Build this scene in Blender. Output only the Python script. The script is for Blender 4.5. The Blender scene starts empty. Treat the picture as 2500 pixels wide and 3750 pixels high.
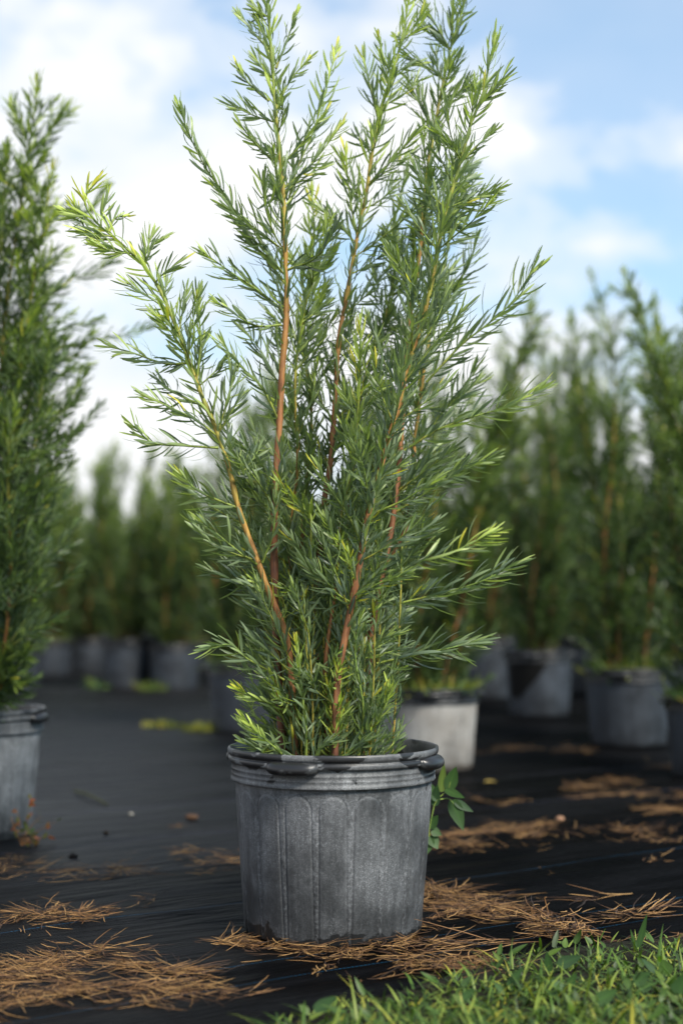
import bpy, math, random
import numpy as np
from mathutils import Vector, noise as mnoise
R = math.radians
sc = bpy.context.scene
col = sc.collection

# ------------------------------------------------------------------ camera
F = 5208.0; HY = 2220.0; CH = 0.65
PITCH = math.atan((HY - 1875) / F)
cam = bpy.data.cameras.new("camera"); cam_o = bpy.data.objects.new("camera", cam); col.objects.link(cam_o)
cam_o.location = (0, 0, CH); cam_o.rotation_euler = (R(90) + PITCH, 0, 0)
cam.sensor_fit = 'VERTICAL'; cam.sensor_height = 36; cam.lens = F / 3750 * 36
cam.clip_end = 2000; cam.clip_start = 0.05
cam.dof.use_dof = True; cam.dof.focus_distance = 2.74; cam.dof.aperture_fstop = 1.8
sc.camera = cam_o
# ------------------------------------------------------------------ sky and sun
SUN_EL, SUN_AZ = 44, 140          # azimuth: degrees clockwise from the view direction (+Y)
w = bpy.data.worlds.new("World"); sc.world = w; w.use_nodes = True
nt = w.node_tree; nt.nodes.clear()
def N(t, kind, **kw):
    n = t.nodes.new(kind)
    for k, v in kw.items(): setattr(n, k, v)
    return n
def L(t, a, b): t.links.new(a, b)
def M(t, op, a, b=None, c=None, clamp=False):
    n = t.nodes.new('ShaderNodeMath'); n.operation = op; n.use_clamp = clamp
    for i, v in enumerate((a, b, c)):
        if v is None: continue
        if isinstance(v, (int, float)): n.inputs[i].default_value = v
        else: t.links.new(v, n.inputs[i])
    return n.outputs[0]
def RAMP(t, fac, stops, interp='LINEAR'):
    n = t.nodes.new('ShaderNodeValToRGB'); n.color_ramp.interpolation = interp
    e = n.color_ramp.elements
    while len(e) < len(stops): e.new(0.5)
    for i, (p, c) in enumerate(stops):
        e[i].position = p
        e[i].color = (c, c, c, 1) if isinstance(c, (int, float)) else (*c, 1)
    t.links.new(fac, n.inputs[0]); return n.outputs[0]
def MIX(t, f, a, b, mode='MIX'):
    n = t.nodes.new('ShaderNodeMix'); n.data_type = 'RGBA'; n.blend_type = mode
    for s, v in ((n.inputs[0], f), (n.inputs[6], a), (n.inputs[7], b)):
        if isinstance(v, (int, float)): s.default_value = v
        elif isinstance(v, tuple): s.default_value = (*v, 1)
        else: t.links.new(v, s)
    return n.outputs[2]
def NOISE(t, vec, scale, detail=4, rough=0.5, dist=0.0):
    n = t.nodes.new('ShaderNodeTexNoise'); n.inputs['Scale'].default_value = scale
    n.inputs['Detail'].default_value = detail; n.inputs['Roughness'].default_value = rough
    n.inputs['Distortion'].default_value = dist
    if vec is not None: t.links.new(vec, n.inputs['Vector'])
    return n.outputs['Fac']
def MAPPING(t, vec, scale=(1, 1, 1), rot=(0, 0, 0), loc=(0, 0, 0)):
    n = t.nodes.new('ShaderNodeMapping'); n.inputs['Scale'].default_value = scale
    n.inputs['Rotation'].default_value = rot; n.inputs['Location'].default_value = loc
    t.links.new(vec, n.inputs['Vector']); return n.outputs[0]

sky = N(nt, 'ShaderNodeTexSky', sky_type='NISHITA', sun_disc=False)
sky.sun_elevation = R(SUN_EL); sky.sun_rotation = R(SUN_AZ); sky.air_density = 1.0; sky.dust_density = 0.6
tc = N(nt, 'ShaderNodeTexCoord'); sep = N(nt, 'ShaderNodeSeparateXYZ'); L(nt, tc.outputs['Generated'], sep.inputs[0])
X, Y_, Z = sep.outputs
v1 = MAPPING(nt, tc.outputs['Generated'], scale=(1.0, 1.0, 1.7), loc=(0.35, 0.2, 0.1))
n1 = NOISE(nt, v1, 5.0, 7, 0.48, 0.25)
n2 = NOISE(nt, v1, 17.0, 4, 0.5, 0.1)
dens = M(nt, 'ADD', M(nt, 'MULTIPLY', M(nt, 'SUBTRACT', n1, 0.5), 3.6), M(nt, 'MULTIPLY', M(nt, 'SUBTRACT', n2, 0.5), 1.6))
bias = M(nt, 'MULTIPLY_ADD', X, -1.7, 0.74)
bias = M(nt, 'MINIMUM', bias, 0.85)
bias = M(nt, 'SUBTRACT', bias, M(nt, 'MULTIPLY', M(nt, 'SUBTRACT', Z, 0.31, clamp=True), 4.0))
bias = M(nt, 'ADD', bias, M(nt, 'MULTIPLY', M(nt, 'SUBTRACT', 0.22, Z, clamp=True), 3.6))
mask = M(nt, 'ADD', dens, bias, clamp=True)
mask = RAMP(nt, mask, [(0.0, 0.42), (0.3, 0.70), (0.7, 1.0)], 'EASE')
shade = RAMP(nt, n1, [(0.30, (3.0, 3.4, 3.8)), (0.52, (3.95, 4.0, 4.05))])
skyc = MIX(nt, 1.0, sky.outputs[0], (0.42, 0.74, 0.86), 'MULTIPLY')
mixc = MIX(nt, mask, skyc, shade)
bg = N(nt, 'ShaderNodeBackground'); bg.inputs['Strength'].default_value = 0.1
L(nt, mixc, bg.inputs[0]); wo = N(nt, 'ShaderNodeOutputWorld'); L(nt, bg.outputs[0], wo.inputs[0])
sun = bpy.data.lights.new("sun", 'SUN'); sun.energy = 2.4; sun.angle = R(16); sun.color = (1, 0.93, 0.82)
sun_o = bpy.data.objects.new("sun", sun); col.objects.link(sun_o)
sd = Vector((math.sin(R(SUN_AZ)) * math.cos(R(SUN_EL)), math.cos(R(SUN_AZ)) * math.cos(R(SUN_EL)), math.sin(R(SUN_EL))))
sun_o.rotation_euler = sd.to_track_quat('Z', 'Y').to_euler()
sc.view_settings.view_transform = 'Standard'; sc.view_settings.look = 'None'
sc.view_settings.exposure = 1.4; sc.view_settings.gamma = 1
sc.cycles.max_bounces = 8; sc.cycles.transparent_max_bounces = 8

# ------------------------------------------------------------------ geometry helpers
cP, sP = math.cos(PITCH), math.sin(PITCH)
def ray(px, py):
    x = (px - 1250) / F; y = (1875 - py) / F
    return np.array([x, cP - y * sP, sP + y * cP])
def at(px, py, Yd):
    d = ray(px, py); return np.array([0, 0, CH]) + d * (Yd / d[1])
def gp(px, py, z=0.0):
    d = ray(px, py); t = (z - CH) / d[2]; return np.array([0, 0, CH]) + d * t
def norm(v):
    return v / (np.linalg.norm(v, axis=-1, keepdims=True) + 1e-12)
def link_mesh(name, verts, faces, mat, parent=None, attr=None, smooth=True, loc=None):
    me = bpy.data.meshes.new(name)
    verts = np.asarray(verts, dtype=np.float32)
    if isinstance(faces, np.ndarray):
        k = faces.shape[1]; nf = len(faces)
        me.vertices.add(len(verts)); me.vertices.foreach_set('co', verts.ravel())
        me.loops.add(nf * k); me.loops.foreach_set('vertex_index', faces.astype(np.int32).ravel())
        me.polygons.add(nf); me.polygons.foreach_set('loop_start', np.arange(0, nf * k, k, dtype=np.int32))
        me.update(calc_edges=True)
    else:
        me.from_pydata([tuple(v) for v in verts], [], faces); me.update()
    if smooth: me.polygons.foreach_set('use_smooth', np.ones(len(me.polygons), dtype=bool))
    if attr is not None:
        a = me.color_attributes.new('tone', 'FLOAT_COLOR', 'POINT')
        a.data.foreach_set('color', np.asarray(attr, dtype=np.float32).ravel())
    if mat: me.materials.append(mat)
    o = bpy.data.objects.new(name, me); col.objects.link(o)
    if parent: o.parent = parent
    if loc is not None: o.location = loc
    return o
def tag(o, label=None, cat=None, group=None, kind=None):
    if label: o['label'] = label
    if cat: o['category'] = cat
    if group: o['group'] = group
    if kind: o['kind'] = kind
    return o
def empty(name, loc):
    o = bpy.data.objects.new(name, None); col.objects.link(o); o.location = loc; o.empty_display_size = 0.1; return o
def catmull(pts, n):
    P = np.asarray(pts, float); P = np.vstack([2 * P[0] - P[1], P, 2 * P[-1] - P[-2]])
    seg = len(P) - 3; t = np.linspace(0, seg - 1e-6, n); i = t.astype(int); u = (t - i)[:, None]
    a, b, c, d = P[i], P[i + 1], P[i + 2], P[i + 3]
    return 0.5 * ((2 * b) + (-a + c) * u + (2 * a - 5 * b + 4 * c - d) * u * u + (-a + 3 * b - 3 * c + d) * u ** 3)

class Tubes:
    def __init__(s): s.v = []; s.f = []; s.a = []; s.n = 0
    def add(s, P, rad, sides=6, age=None, flat=1.0):
        P = np.asarray(P, float); m = len(P); rad = np.broadcast_to(rad, (m,))
        T = norm(np.gradient(P, axis=0))
        up = np.array([0.3, 0.9, 0.1]) if abs(T[0][2]) > 0.8 else np.array([0, 0, 1.0])
        A = norm(np.cross(T, up)); B = np.cross(T, A)
        th = np.arange(sides) * 2 * math.pi / sides
        ring = P[:, None, :] + rad[:, None, None] * (np.cos(th)[None, :, None] * A[:, None, :] + flat * np.sin(th)[None, :, None] * B[:, None, :])
        s.v.append(ring.reshape(-1, 3))
        i = np.arange(m - 1)[:, None] * sides; j = np.arange(sides)[None, :]; j2 = (j + 1) % sides
        f = np.stack([i + j, i + j2, i + sides + j2, i + sides + j], -1).reshape(-1, 4) + s.n
        s.f.append(f)
        if age is None: age = np.zeros(m)
        age = np.broadcast_to(age, (m,))
        c = np.zeros((m, sides, 4)); c[..., 0] = age[:, None]; c[..., 1] = np.random.rand(); c[..., 3] = 1
        s.a.append(c.reshape(-1, 4)); s.n += m * sides
    def build(s, name, mat, parent=None):
        if not s.v: return None
        return link_mesh(name, np.vstack(s.v), np.vstack(s.f), mat, parent, np.vstack(s.a))

class Leaves:
    """long narrow blades; each row = base, direction, normal, length, width, bend, tone"""
    def __init__(s): s.rows = []
    def add(s, b, d, n, l, w_, bend, tone): s.rows.append((*b, *d, *n, l, w_, bend, tone))
    def build(s, name, mat, parent=None, seg=5, fold=0.25, blunt=True, cross=3):
        if not s.rows: return None
        A = np.array(s.rows); K = len(A); b = A[:, 0:3]; d = norm(A[:, 3:6]); n = A[:, 6:9]
        side = norm(np.cross(d, n)); n = np.cross(side, d)
        l, wd, bend, tone = A[:, 9], A[:, 10], A[:, 11], A[:, 12]
        us = np.linspace(0, 1, seg)
        prof = np.interp(us, [0, .12, .35, .7, .9, 1], [.25, .6, .95, 1, .8, .25] if blunt else [.5, .8, 1, .6, .25, .03])
        crossx = [-1, 0, 1] if cross == 3 else [-1, 1]
        V = np.zeros((K, seg, len(crossx), 3)); C = np.zeros((K, seg, len(crossx), 4)); C[..., 3] = 1
        rnd = np.random.rand(K)
        for i, u in enumerate(us):
            ang = bend * u
            k = np.where(np.abs(bend) < 1e-3, 1e-3, bend)
            cen = b + d * (l * np.sin(k * u) / k)[:, None] + n * (l * (1 - np.cos(k * u)) / k)[:, None]
            nn = n * np.cos(ang)[:, None] - d * np.sin(ang)[:, None]
            for j, cx in enumerate(crossx):
                V[:, i, j] = cen + side * (cx * wd * prof[i] / 2)[:, None] + nn * (abs(cx) * wd * prof[i] / 2 * fold)[:, None]
                C[:, i, j, 0] = tone; C[:, i, j, 1] = rnd; C[:, i, j, 2] = 1 - abs(cx)
        cc = len(crossx); base = (np.arange(K) * seg * cc)[:, None, None]
        i = np.arange(seg - 1)[None, :, None] * cc; j = np.arange(cc - 1)[None, None, :]
        f0 = base + i + j
        f = np.stack([f0, f0 + 1, f0 + cc + 1, f0 + cc], -1).reshape(-1, 4)
        return link_mesh(name, V.reshape(-1, 3), f, mat, parent, C.reshape(-1, 4))

# ------------------------------------------------------------------ materials
def new_mat(name):
    m = bpy.data.materials.new(name); m.use_nodes = True; t = m.node_tree; t.nodes.clear()
    p = t.nodes.new('ShaderNodeBsdfPrincipled'); o = t.nodes.new('ShaderNodeOutputMaterial'); L(t, p.outputs[0], o.inputs[0])
    return m, t, p, o
def leaf_mat(name, old, mid, young, rough=0.42, trans=0.30, spec=0.5):
    m, t, p, o = new_mat(name)
    a = N(t, 'ShaderNodeVertexColor', layer_name='tone'); s = N(t, 'ShaderNodeSeparateColor'); L(t, a.outputs[0], s.inputs[0])
    geo = N(t, 'ShaderNodeNewGeometry')
    f = M(t, 'ADD', s.outputs[0], M(t, 'MULTIPLY', M(t, 'SUBTRACT', s.outputs[1], 0.5), 0.42), clamp=True)
    c = RAMP(t, f, [(0.0, old), (0.45, mid), (0.88, young), (1.0, tuple(v * k for v, k in zip(young, (1.25, .95, .6))))])
    under = MIX(t, 1.0, c, (1.45, 1.4, 1.7), 'MULTIPLY')      # pale underside of a leaf
    c = MIX(t, geo.outputs['Backfacing'], c, under)
    rib = M(t, 'MULTIPLY', M(t, 'POWER', s.outputs[2], 5.0), 0.6)
    c = MIX(t, rib, c, MIX(t, 1.0, c, (1.5, 1.6, 1.3), 'MULTIPLY'))
    nz = NOISE(t, None, 60, 3)
    c = MIX(t, M(t, 'MULTIPLY', nz, 0.25), c, MIX(t, 1.0, c, (0.6, 0.7, 0.6), 'MULTIPLY'))
    L(t, c, p.inputs['Base Color']); p.inputs['Roughness'].default_value = rough
    p.inputs['Specular IOR Level'].default_value = spec
    tr = N(t, 'ShaderNodeBsdfTranslucent'); L(t, MIX(t, 1.0, c, (1.7, 1.85, 0.75), 'MULTIPLY'), tr.inputs[0])
    mx = N(t, 'ShaderNodeMixShader'); mx.inputs[0].default_value = trans
    L(t, p.outputs[0], mx.inputs[1]); L(t, tr.outputs[0], mx.inputs[2]); L(t, mx.outputs[0], o.inputs[0])
    return m
MAT = {}
MAT['leaf'] = leaf_mat('needle leaves', (0.082, 0.116, 0.074), (0.155, 0.208, 0.084), (0.38, 0.46, 0.09))
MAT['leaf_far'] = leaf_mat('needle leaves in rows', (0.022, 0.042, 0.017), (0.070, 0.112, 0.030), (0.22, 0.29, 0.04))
MAT['leaf_left'] = leaf_mat('shade-darkened needle leaves', (0.038, 0.064, 0.034), (0.100, 0.150, 0.045), (0.36, 0.44, 0.06))  # left shrub stands in shade; that shade is put into these leaf colours
MAT['grass'] = leaf_mat('grass blades', (0.014, 0.032, 0.004), (0.055, 0.110, 0.012), (0.17, 0.21, 0.03), rough=0.5, trans=0.3)
MAT['weed'] = leaf_mat('weed leaves', (0.020, 0.055, 0.018), (0.045, 0.10, 0.022), (0.17, 0.19, 0.025), rough=0.6, trans=0.3)
MAT['redweed'] = leaf_mat('reddish weed leaves', (0.05, 0.085, 0.015), (0.13, 0.13, 0.02), (0.28, 0.08, 0.03), rough=0.5, trans=0.3)

def bark_mat():
    m, t, p, o = new_mat('bark')
    a = N(t, 'ShaderNodeVertexColor', layer_name='tone'); s = N(t, 'ShaderNodeSeparateColor'); L(t, a.outputs[0], s.inputs[0])
    co = N(t, 'ShaderNodeTexCoord').outputs['Object']
    st = NOISE(t, MAPPING(t, co, (1, 1, 0.12)), 150, 5, 0.7, 0.4)
    pt = NOISE(t, co, 30, 3)
    f = M(t, 'ADD', s.outputs[0], M(t, 'MULTIPLY', M(t, 'SUBTRACT', pt, 0.5), 0.5), clamp=True)
    c = RAMP(t, f, [(0.0, (0.13, 0.048, 0.024)), (0.22, (0.32, 0.130, 0.048)), (0.42, (0.42, 0.22, 0.05)), (0.6, (0.38, 0.34, 0.05)), (0.8, (0.24, 0.32, 0.05)), (1.0, (0.18, 0.29, 0.06))])
    c = MIX(t, M(t, 'MULTIPLY', RAMP(t, st, [(0.35, 1.0), (0.58, 0.0)]), 0.85), c, MIX(t, 1.0, c, (0.32, 0.28, 0.25), 'MULTIPLY'))
    L(t, c, p.inputs['Base Color']); p.inputs['Roughness'].default_value = 0.6
    b = N(t, 'ShaderNodeBump'); b.inputs['Strength'].default_value = 0.6; b.inputs['Distance'].default_value = 0.002
    L(t, st, b.inputs['Height']); L(t, b.outputs[0], p.inputs['Normal'])
    return m
MAT['bark'] = bark_mat()

def pot_mat(name, base, dust, amount, wet=0.5, brown=0.0):
    m, t, p, o = new_mat(name)
    co = N(t, 'ShaderNodeTexCoord').outputs['Object']
    oi = N(t, 'ShaderNodeObjectInfo').outputs['Random']
    off = N(t, 'ShaderNodeCombineXYZ'); L(t, M(t, 'MULTIPLY', oi, 37.0), off.inputs[0]); L(t, M(t, 'MULTIPLY', oi, 11.0), off.inputs[2])
    va = N(t, 'ShaderNodeVectorMath', operation='ADD'); L(t, co, va.inputs[0]); L(t, off.outputs[0], va.inputs[1]); v = va.outputs[0]
    sz = N(t, 'ShaderNodeSeparateXYZ'); L(t, co, sz.inputs[0]); z = sz.outputs[2]
    big = NOISE(t, v, 9, 5, 0.6)
    streak = NOISE(t, MAPPING(t, v, (1, 1, 0.07)), 60, 5, 0.6, 0.35)
    spk = NOISE(t, v, 420, 2, 0.6)
    spk2 = NOISE(t, v, 160, 3, 0.7)
    film = M(t, 'MULTIPLY', RAMP(t, big, [(0.36, 0.38), (0.62, 1.0)]), RAMP(t, streak, [(0.35, 0.50), (0.66, 1.0)]))
    film = M(t, 'MULTIPLY', film, RAMP(t, z, [(0.0, 0.35), (0.1, 0.75), (0.3, 1.0)]))
    sp = M(t, 'MULTIPLY', RAMP(t, spk, [(0.52, 0.0), (0.66, 1.0)]), RAMP(t, big, [(0.4, 0.2), (0.62, 1.0)]))
    f = M(t, 'ADD', M(t, 'MULTIPLY', film, amount), M(t, 'MULTIPLY', sp, amount * 0.75), clamp=True)
    f = M(t, 'MULTIPLY', f, RAMP(t, spk2, [(0.3, 0.62), (0.7, 1.1)]))
    # deposit washed off in sharp dark patches, mostly around the rim and the foot
    pn = NOISE(t, MAPPING(t, v, (1, 1, 1.6)), 13, 5, 0.55, 0.4)
    zone = RAMP(t, z, [(0.0, 0.42), (0.016, 0.24), (0.045, 0.02), (0.27, 0.02), (0.30, 0.12), (0.345, 0.19), (0.4, 0.24)])
    zone = M(t, 'SUBTRACT', zone, 0.12)
    patch = RAMP(t, M(t, 'ADD', pn, M(t, 'MULTIPLY', zone, wet * 2)), [(0.60, 0.0), (0.625, 1.0)])
    f = M(t, 'MULTIPLY', f, M(t, 'SUBTRACT', 1.0, M(t, 'MULTIPLY', patch, 0.93)))
    gr = N(t, 'ShaderNodeVertexColor', layer_name='tone'); gs = N(t, 'ShaderNodeSeparateColor'); L(t, gr.outputs[0], gs.inputs[0])
    f = M(t, 'ADD', f, M(t, 'MULTIPLY', M(t, 'MULTIPLY', gs.outputs[0], RAMP(t, spk2, [(0.45, 0.0), (0.65, 1.0)])), 0.22), clamp=True)
    c = MIX(t, f, base, dust)
    if brown: c = MIX(t, M(t, 'MULTIPLY', RAMP(t, NOISE(t, v, 6, 3), [(0.45, 0.0), (0.7, 1.0)]), brown), c, (0.16, 0.12, 0.08))
    L(t, c, p.inputs['Base Color'])
    L(t, RAMP(t, f, [(0.0, 0.34), (0.4, 0.6), (1.0, 0.8)]), p.inputs['Roughness'])
    b = N(t, 'ShaderNodeBump'); b.inputs['Strength'].default_value = 0.25; b.inputs['Distance'].default_value = 0.001
    L(t, M(t, 'ADD', M(t, 'MULTIPLY', spk2, 0.6), M(t, 'MULTIPLY', streak, 0.6)), b.inputs['Height']); L(t, b.outputs[0], p.inputs['Normal'])
    return m
MAT['pot'] = pot_mat('dusty black plastic', (0.010, 0.011, 0.012), (0.25, 0.26, 0.275), 0.68)
MAT['pot_far'] = pot_mat('weathered plastic with shade tint', (0.012, 0.013, 0.015), (0.050, 0.065, 0.088), 0.75)  # weathered film, its colour darkened and blued for the shade back there
MAT['rim_far'] = pot_mat('black plastic rim with shade tint', (0.006, 0.006, 0.007), (0.10, 0.11, 0.12), 0.30, wet=0.8)  # shade on the far rims is painted in as a blacker plastic
MAT['pot_pale'] = pot_mat('pale weathered plastic', (0.05, 0.045, 0.04), (0.36, 0.355, 0.34), 1.2, wet=0.8, brown=0.25)
MAT['pot_left'] = pot_mat('grey weathered plastic', (0.016, 0.017, 0.018), (0.34, 0.35, 0.36), 0.85, wet=0.7)
def simple(name, c, rough=0.6, nscale=20, var=0.4, bump=0.0, spec=0.5):
    m, t, p, o = new_mat(name)
    co = N(t, 'ShaderNodeTexCoord').outputs['Object']; nz = NOISE(t, co, nscale, 5, 0.6)
    cc = MIX(t, nz, tuple(x * (1 - var) for x in c), tuple(min(1, x * (1 + var)) for x in c))
    L(t, cc, p.inputs['Base Color']); p.inputs['Roughness'].default_value = rough; p.inputs['Specular IOR Level'].default_value = min(spec, .15)
    if bump:
        b = N(t, 'ShaderNodeBump'); b.inputs['Strength'].default_value = 0.8; b.inputs['Distance'].default_value = bump
        L(t, nz, b.inputs['Height']); L(t, b.outputs[0], p.inputs['Normal'])
    return m
MAT['rim'] = pot_mat('wet black plastic rim', (0.010, 0.010, 0.011), (0.32, 0.33, 0.34), 0.6, wet=0.75)
MAT['wetrim'] = pot_mat('wet black plastic handle', (0.010, 0.010, 0.011), (0.2, 0.21, 0.22), 0.22, wet=1.3)
MAT['soil'] = simple('dark potting soil', (0.018, 0.013, 0.009), 0.9, 60, 0.6, 0.01)
MAT['straw'] = None
def straw_mat():
    m, t, p, o = new_mat('dry straw')
    a = N(t, 'ShaderNodeVertexColor', layer_name='tone'); s = N(t, 'ShaderNodeSeparateColor'); L(t, a.outputs[0], s.inputs[0])
    c = RAMP(t, s.outputs[1], [(0.0, (0.022, 0.010, 0.004)), (0.35, (0.085, 0.036, 0.011)), (0.65, (0.27, 0.135, 0.042)), (1.0, (0.50, 0.30, 0.11))])
    nz = NOISE(t, N(t, 'ShaderNodeTexCoord').outputs['Object'], 90, 3)
    c = MIX(t, M(t, 'MULTIPLY', nz, 0.8), c, MIX(t, 1.0, c, (0.45, 0.4, 0.35), 'MULTIPLY'))
    L(t, c, p.inputs['Base Color']); p.inputs['Roughness'].default_value = 0.6
    return m
MAT['straw'] = straw_mat()

def fabric_mat(name, c1, c2, dusty, ang, threads, sheen=0.2):
    """woven ground cover; threads = list of (offset across, half width) in metres for the coloured marker threads"""
    m, t, p, o = new_mat(name)
    co = N(t, 'ShaderNodeTexCoord').outputs['Object']
    rv = MAPPING(t, co, rot=(0, 0, -ang)); s = N(t, 'ShaderNodeSeparateXYZ'); L(t, rv, s.inputs[0])
    U, V = s.outputs[0], s.outputs[1]
    wob = M(t, 'MULTIPLY', M(t, 'SUBTRACT', NOISE(t, co, 3, 2), 0.5), 0.012)
    wu = M(t, 'SINE', M(t, 'MULTIPLY', M(t, 'ADD', U, wob), 2 * math.pi / 0.0068))
    wv = M(t, 'SINE', M(t, 'MULTIPLY', M(t, 'ADD', V, wob), 2 * math.pi / 0.0034))
    weave = M(t, 'MULTIPLY_ADD', M(t, 'MULTIPLY', wu, wv), 0.5, 0.5)
    band = M(t, 'ADD', M(t, 'MULTIPLY', wu, 0.25), 0.5)
    big = NOISE(t, MAPPING(t, rv, (0.6, 2.2, 1)), 1.6, 6, 0.6, 0.3)
    fine = NOISE(t, MAPPING(t, rv, (1, 3, 1)), 45, 5, 0.7)
    grit = NOISE(t, co, 300, 2, 0.6)
    dust = M(t, 'MULTIPLY', RAMP(t, big, [(0.44, 0.0), (0.62, 1.0)]), RAMP(t, fine, [(0.3, 0.3), (0.7, 1.0)]))
    dust = M(t, 'MULTIPLY', dust, dusty)
    c = MIX(t, M(t, 'MULTIPLY', M(t, 'MULTIPLY_ADD', wu, .5, .5), RAMP(t, fine, [(.3, .2), (.7, 1.0)])), c1, tuple(x * 2.6 for x in c2))
    c = MIX(t, dust, c, (0.07, 0.075, 0.083))
    c = MIX(t, M(t, 'MULTIPLY', RAMP(t, grit, [(0.68, 0.0), (0.74, 1.0)]), 0.5 * dusty), c, (0.25, 0.19, 0.13))
    # pale wide seams every half metre or so, in the weave itself
    spz = N(t, 'ShaderNodeSeparateXYZ'); L(t, co, spz.inputs[0])
    seam = M(t, 'PINGPONG', M(t, 'ADD', V, M(t, 'MULTIPLY', wob, 0.5)), 0.152)
    seamf = RAMP(t, seam, [(0.0, 1.0), (0.02, 0.0)])
    c = MIX(t, M(t, 'MULTIPLY', seamf, 0.45 * dusty), c, (0.05, 0.05, 0.06))
    for (off, hw, cc) in threads:
        d = M(t, 'ABSOLUTE', M(t, 'SUBTRACT', M(t, 'ADD', V, M(t, 'MULTIPLY', M(t, 'SUBTRACT', NOISE(t, co, 2.0, 2), 0.5), 0.02)), off))
        dash = M(t, 'GREATER_THAN', M(t, 'SINE', M(t, 'MULTIPLY', U, 2 * math.pi / 0.009)), -0.55)
        f = M(t, 'MULTIPLY', M(t, 'LESS_THAN', d, hw), M(t, 'MULTIPLY_ADD', dash, 0.75, 0.2))
        f = M(t, 'MULTIPLY', f, RAMP(t, fine, [(0.3, 0.45), (0.6, 1.0)]))
        c = MIX(t, f, c, cc)
    L(t, c, p.inputs['Base Color'])
    L(t, M(t, 'ADD', RAMP(t, big, [(0.35, 0.30), (0.65, 0.55)]), M(t, 'MULTIPLY', fine, 0.12)), p.inputs['Roughness'])
    sx = M(t, 'ADD', M(t, 'MULTIPLY', spz.outputs[0], -0.55), M(t, 'MULTIPLY', big, 0.8))
    L(t, RAMP(t, sx, [(0.3, 0.01), (0.85, sheen)]), p.inputs['Specular IOR Level'])
    wr = NOISE(t, MAPPING(t, rv, (0.5, 3.5, 1)), 4.0, 4, 0.55, 0.4)
    b1 = N(t, 'ShaderNodeBump'); b1.inputs['Strength'].default_value = 1.0; b1.inputs['Distance'].default_value = 0.05; L(t, wr, b1.inputs['Height'])
    b2 = N(t, 'ShaderNodeBump'); b2.inputs['Strength'].default_value = 0.8; b2.inputs['Distance'].default_value = 0.0012
    L(t, M(t, 'ADD', M(t, 'MULTIPLY', weave, 0.6), band), b2.inputs['Height']); L(t, b1.outputs[0], b2.inputs['Normal']); L(t, b2.outputs[0], p.inputs['Normal'])
    return m

# ------------------------------------------------------------------ ground: two overlapping sheets of black woven cover
e0, e1 = gp(0, 3262), gp(880, 3165)
ang = math.atan2(e1[1] - e0[1], e1[0] - e0[0])
def across(px, py):
    g = gp(px, py); return float(-math.sin(ang) * g[0] + math.cos(ang) * g[1])
blue = (0.010, 0.075, 0.15); violet = (0.032, 0.032, 0.055)
th_front = [(across(600, 3368), 0.0010, blue), (across(800, 3578), 0.0010, blue), (across(400, 3712), 0.0010, blue)]
th_back = [(across(500, 2962), 0.004, (0.05, 0.055, 0.065)), (across(500, 3075), 0.004, violet), (across(1900, 2840), 0.004, violet)]
MAT['sheet_front'] = fabric_mat('woven ground cover front', (0.0004, 0.00045, 0.0006), (0.0016, 0.0017, 0.0021), 0.08, ang, th_front, 0.10)
MAT['sheet_back'] = fabric_mat('woven ground cover back', (0.0006, 0.00065, 0.0008), (0.0014, 0.0014, 0.0016), 0.12, ang, th_back)
MAT['earth'] = simple('field soil', (0.06, 0.05, 0.035), 0.9, 3, 0.4, 0.02)
def wrinkle(x, y):
    ca, sa = math.cos(ang), math.sin(ang); u = ca * x + sa * y; v = -sa * x + ca * y
    return 0.009 * mnoise.noise(Vector((u * 1.2, v * 5, 0.3))) + 0.006 * mnoise.noise(Vector((u * 3, v * 14, 4.1)))
def sheet(name, x0, x1, y0, y1, nx, ny, z, mat, edge=None, rot=0.0, org=(0, 0)):
    xs = np.linspace(x0, x1, nx); ys = np.linspace(y0, y1, ny); V = []
    for j, y in enumerate(ys):
        for i, x in enumerate(xs):
            gx = org[0] + x * math.cos(rot) - y * math.sin(rot); gy = org[1] + x * math.sin(rot) + y * math.cos(rot)
            zz = z + wrinkle(gx, gy)
            if edge is not None and j == ny - 1: gy += 0.008 * mnoise.noise(Vector((gx * 3, 0, 0))); zz -= 0.0035
            elif edge is not None and j > ny - 6: zz += 0.004 * max(0, mnoise.noise(Vector((gx * 4, 7, 0))))
            V.append((gx, gy, zz))
    Fc = np.array([[j * nx + i, j * nx + i + 1, (j + 1) * nx + i + 1, (j + 1) * nx + i] for j in range(ny - 1) for i in range(nx - 1)])
    return link_mesh(name, V, Fc, mat)
g0 = link_mesh('ground', [(-600, -600, -0.06), (600, -600, -0.06), (600, 900, -0.06), (-600, 900, -0.06)], [(0, 1, 2, 3)], MAT['earth'], smooth=False); tag(g0, kind='structure')
gb = sheet('ground_cover', -14, 14, 1.0, 45.0, 281, 441, 0.0, MAT['sheet_back']); tag(gb, kind='structure')
gf = sheet('ground_cover_sheet', -3.2, 4.2, -3.0, 0.0, 260, 150, 0.012, MAT['sheet_front'], edge=True, rot=ang, org=(e0[0], e0[1])); tag(gf, kind='structure')

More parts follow.
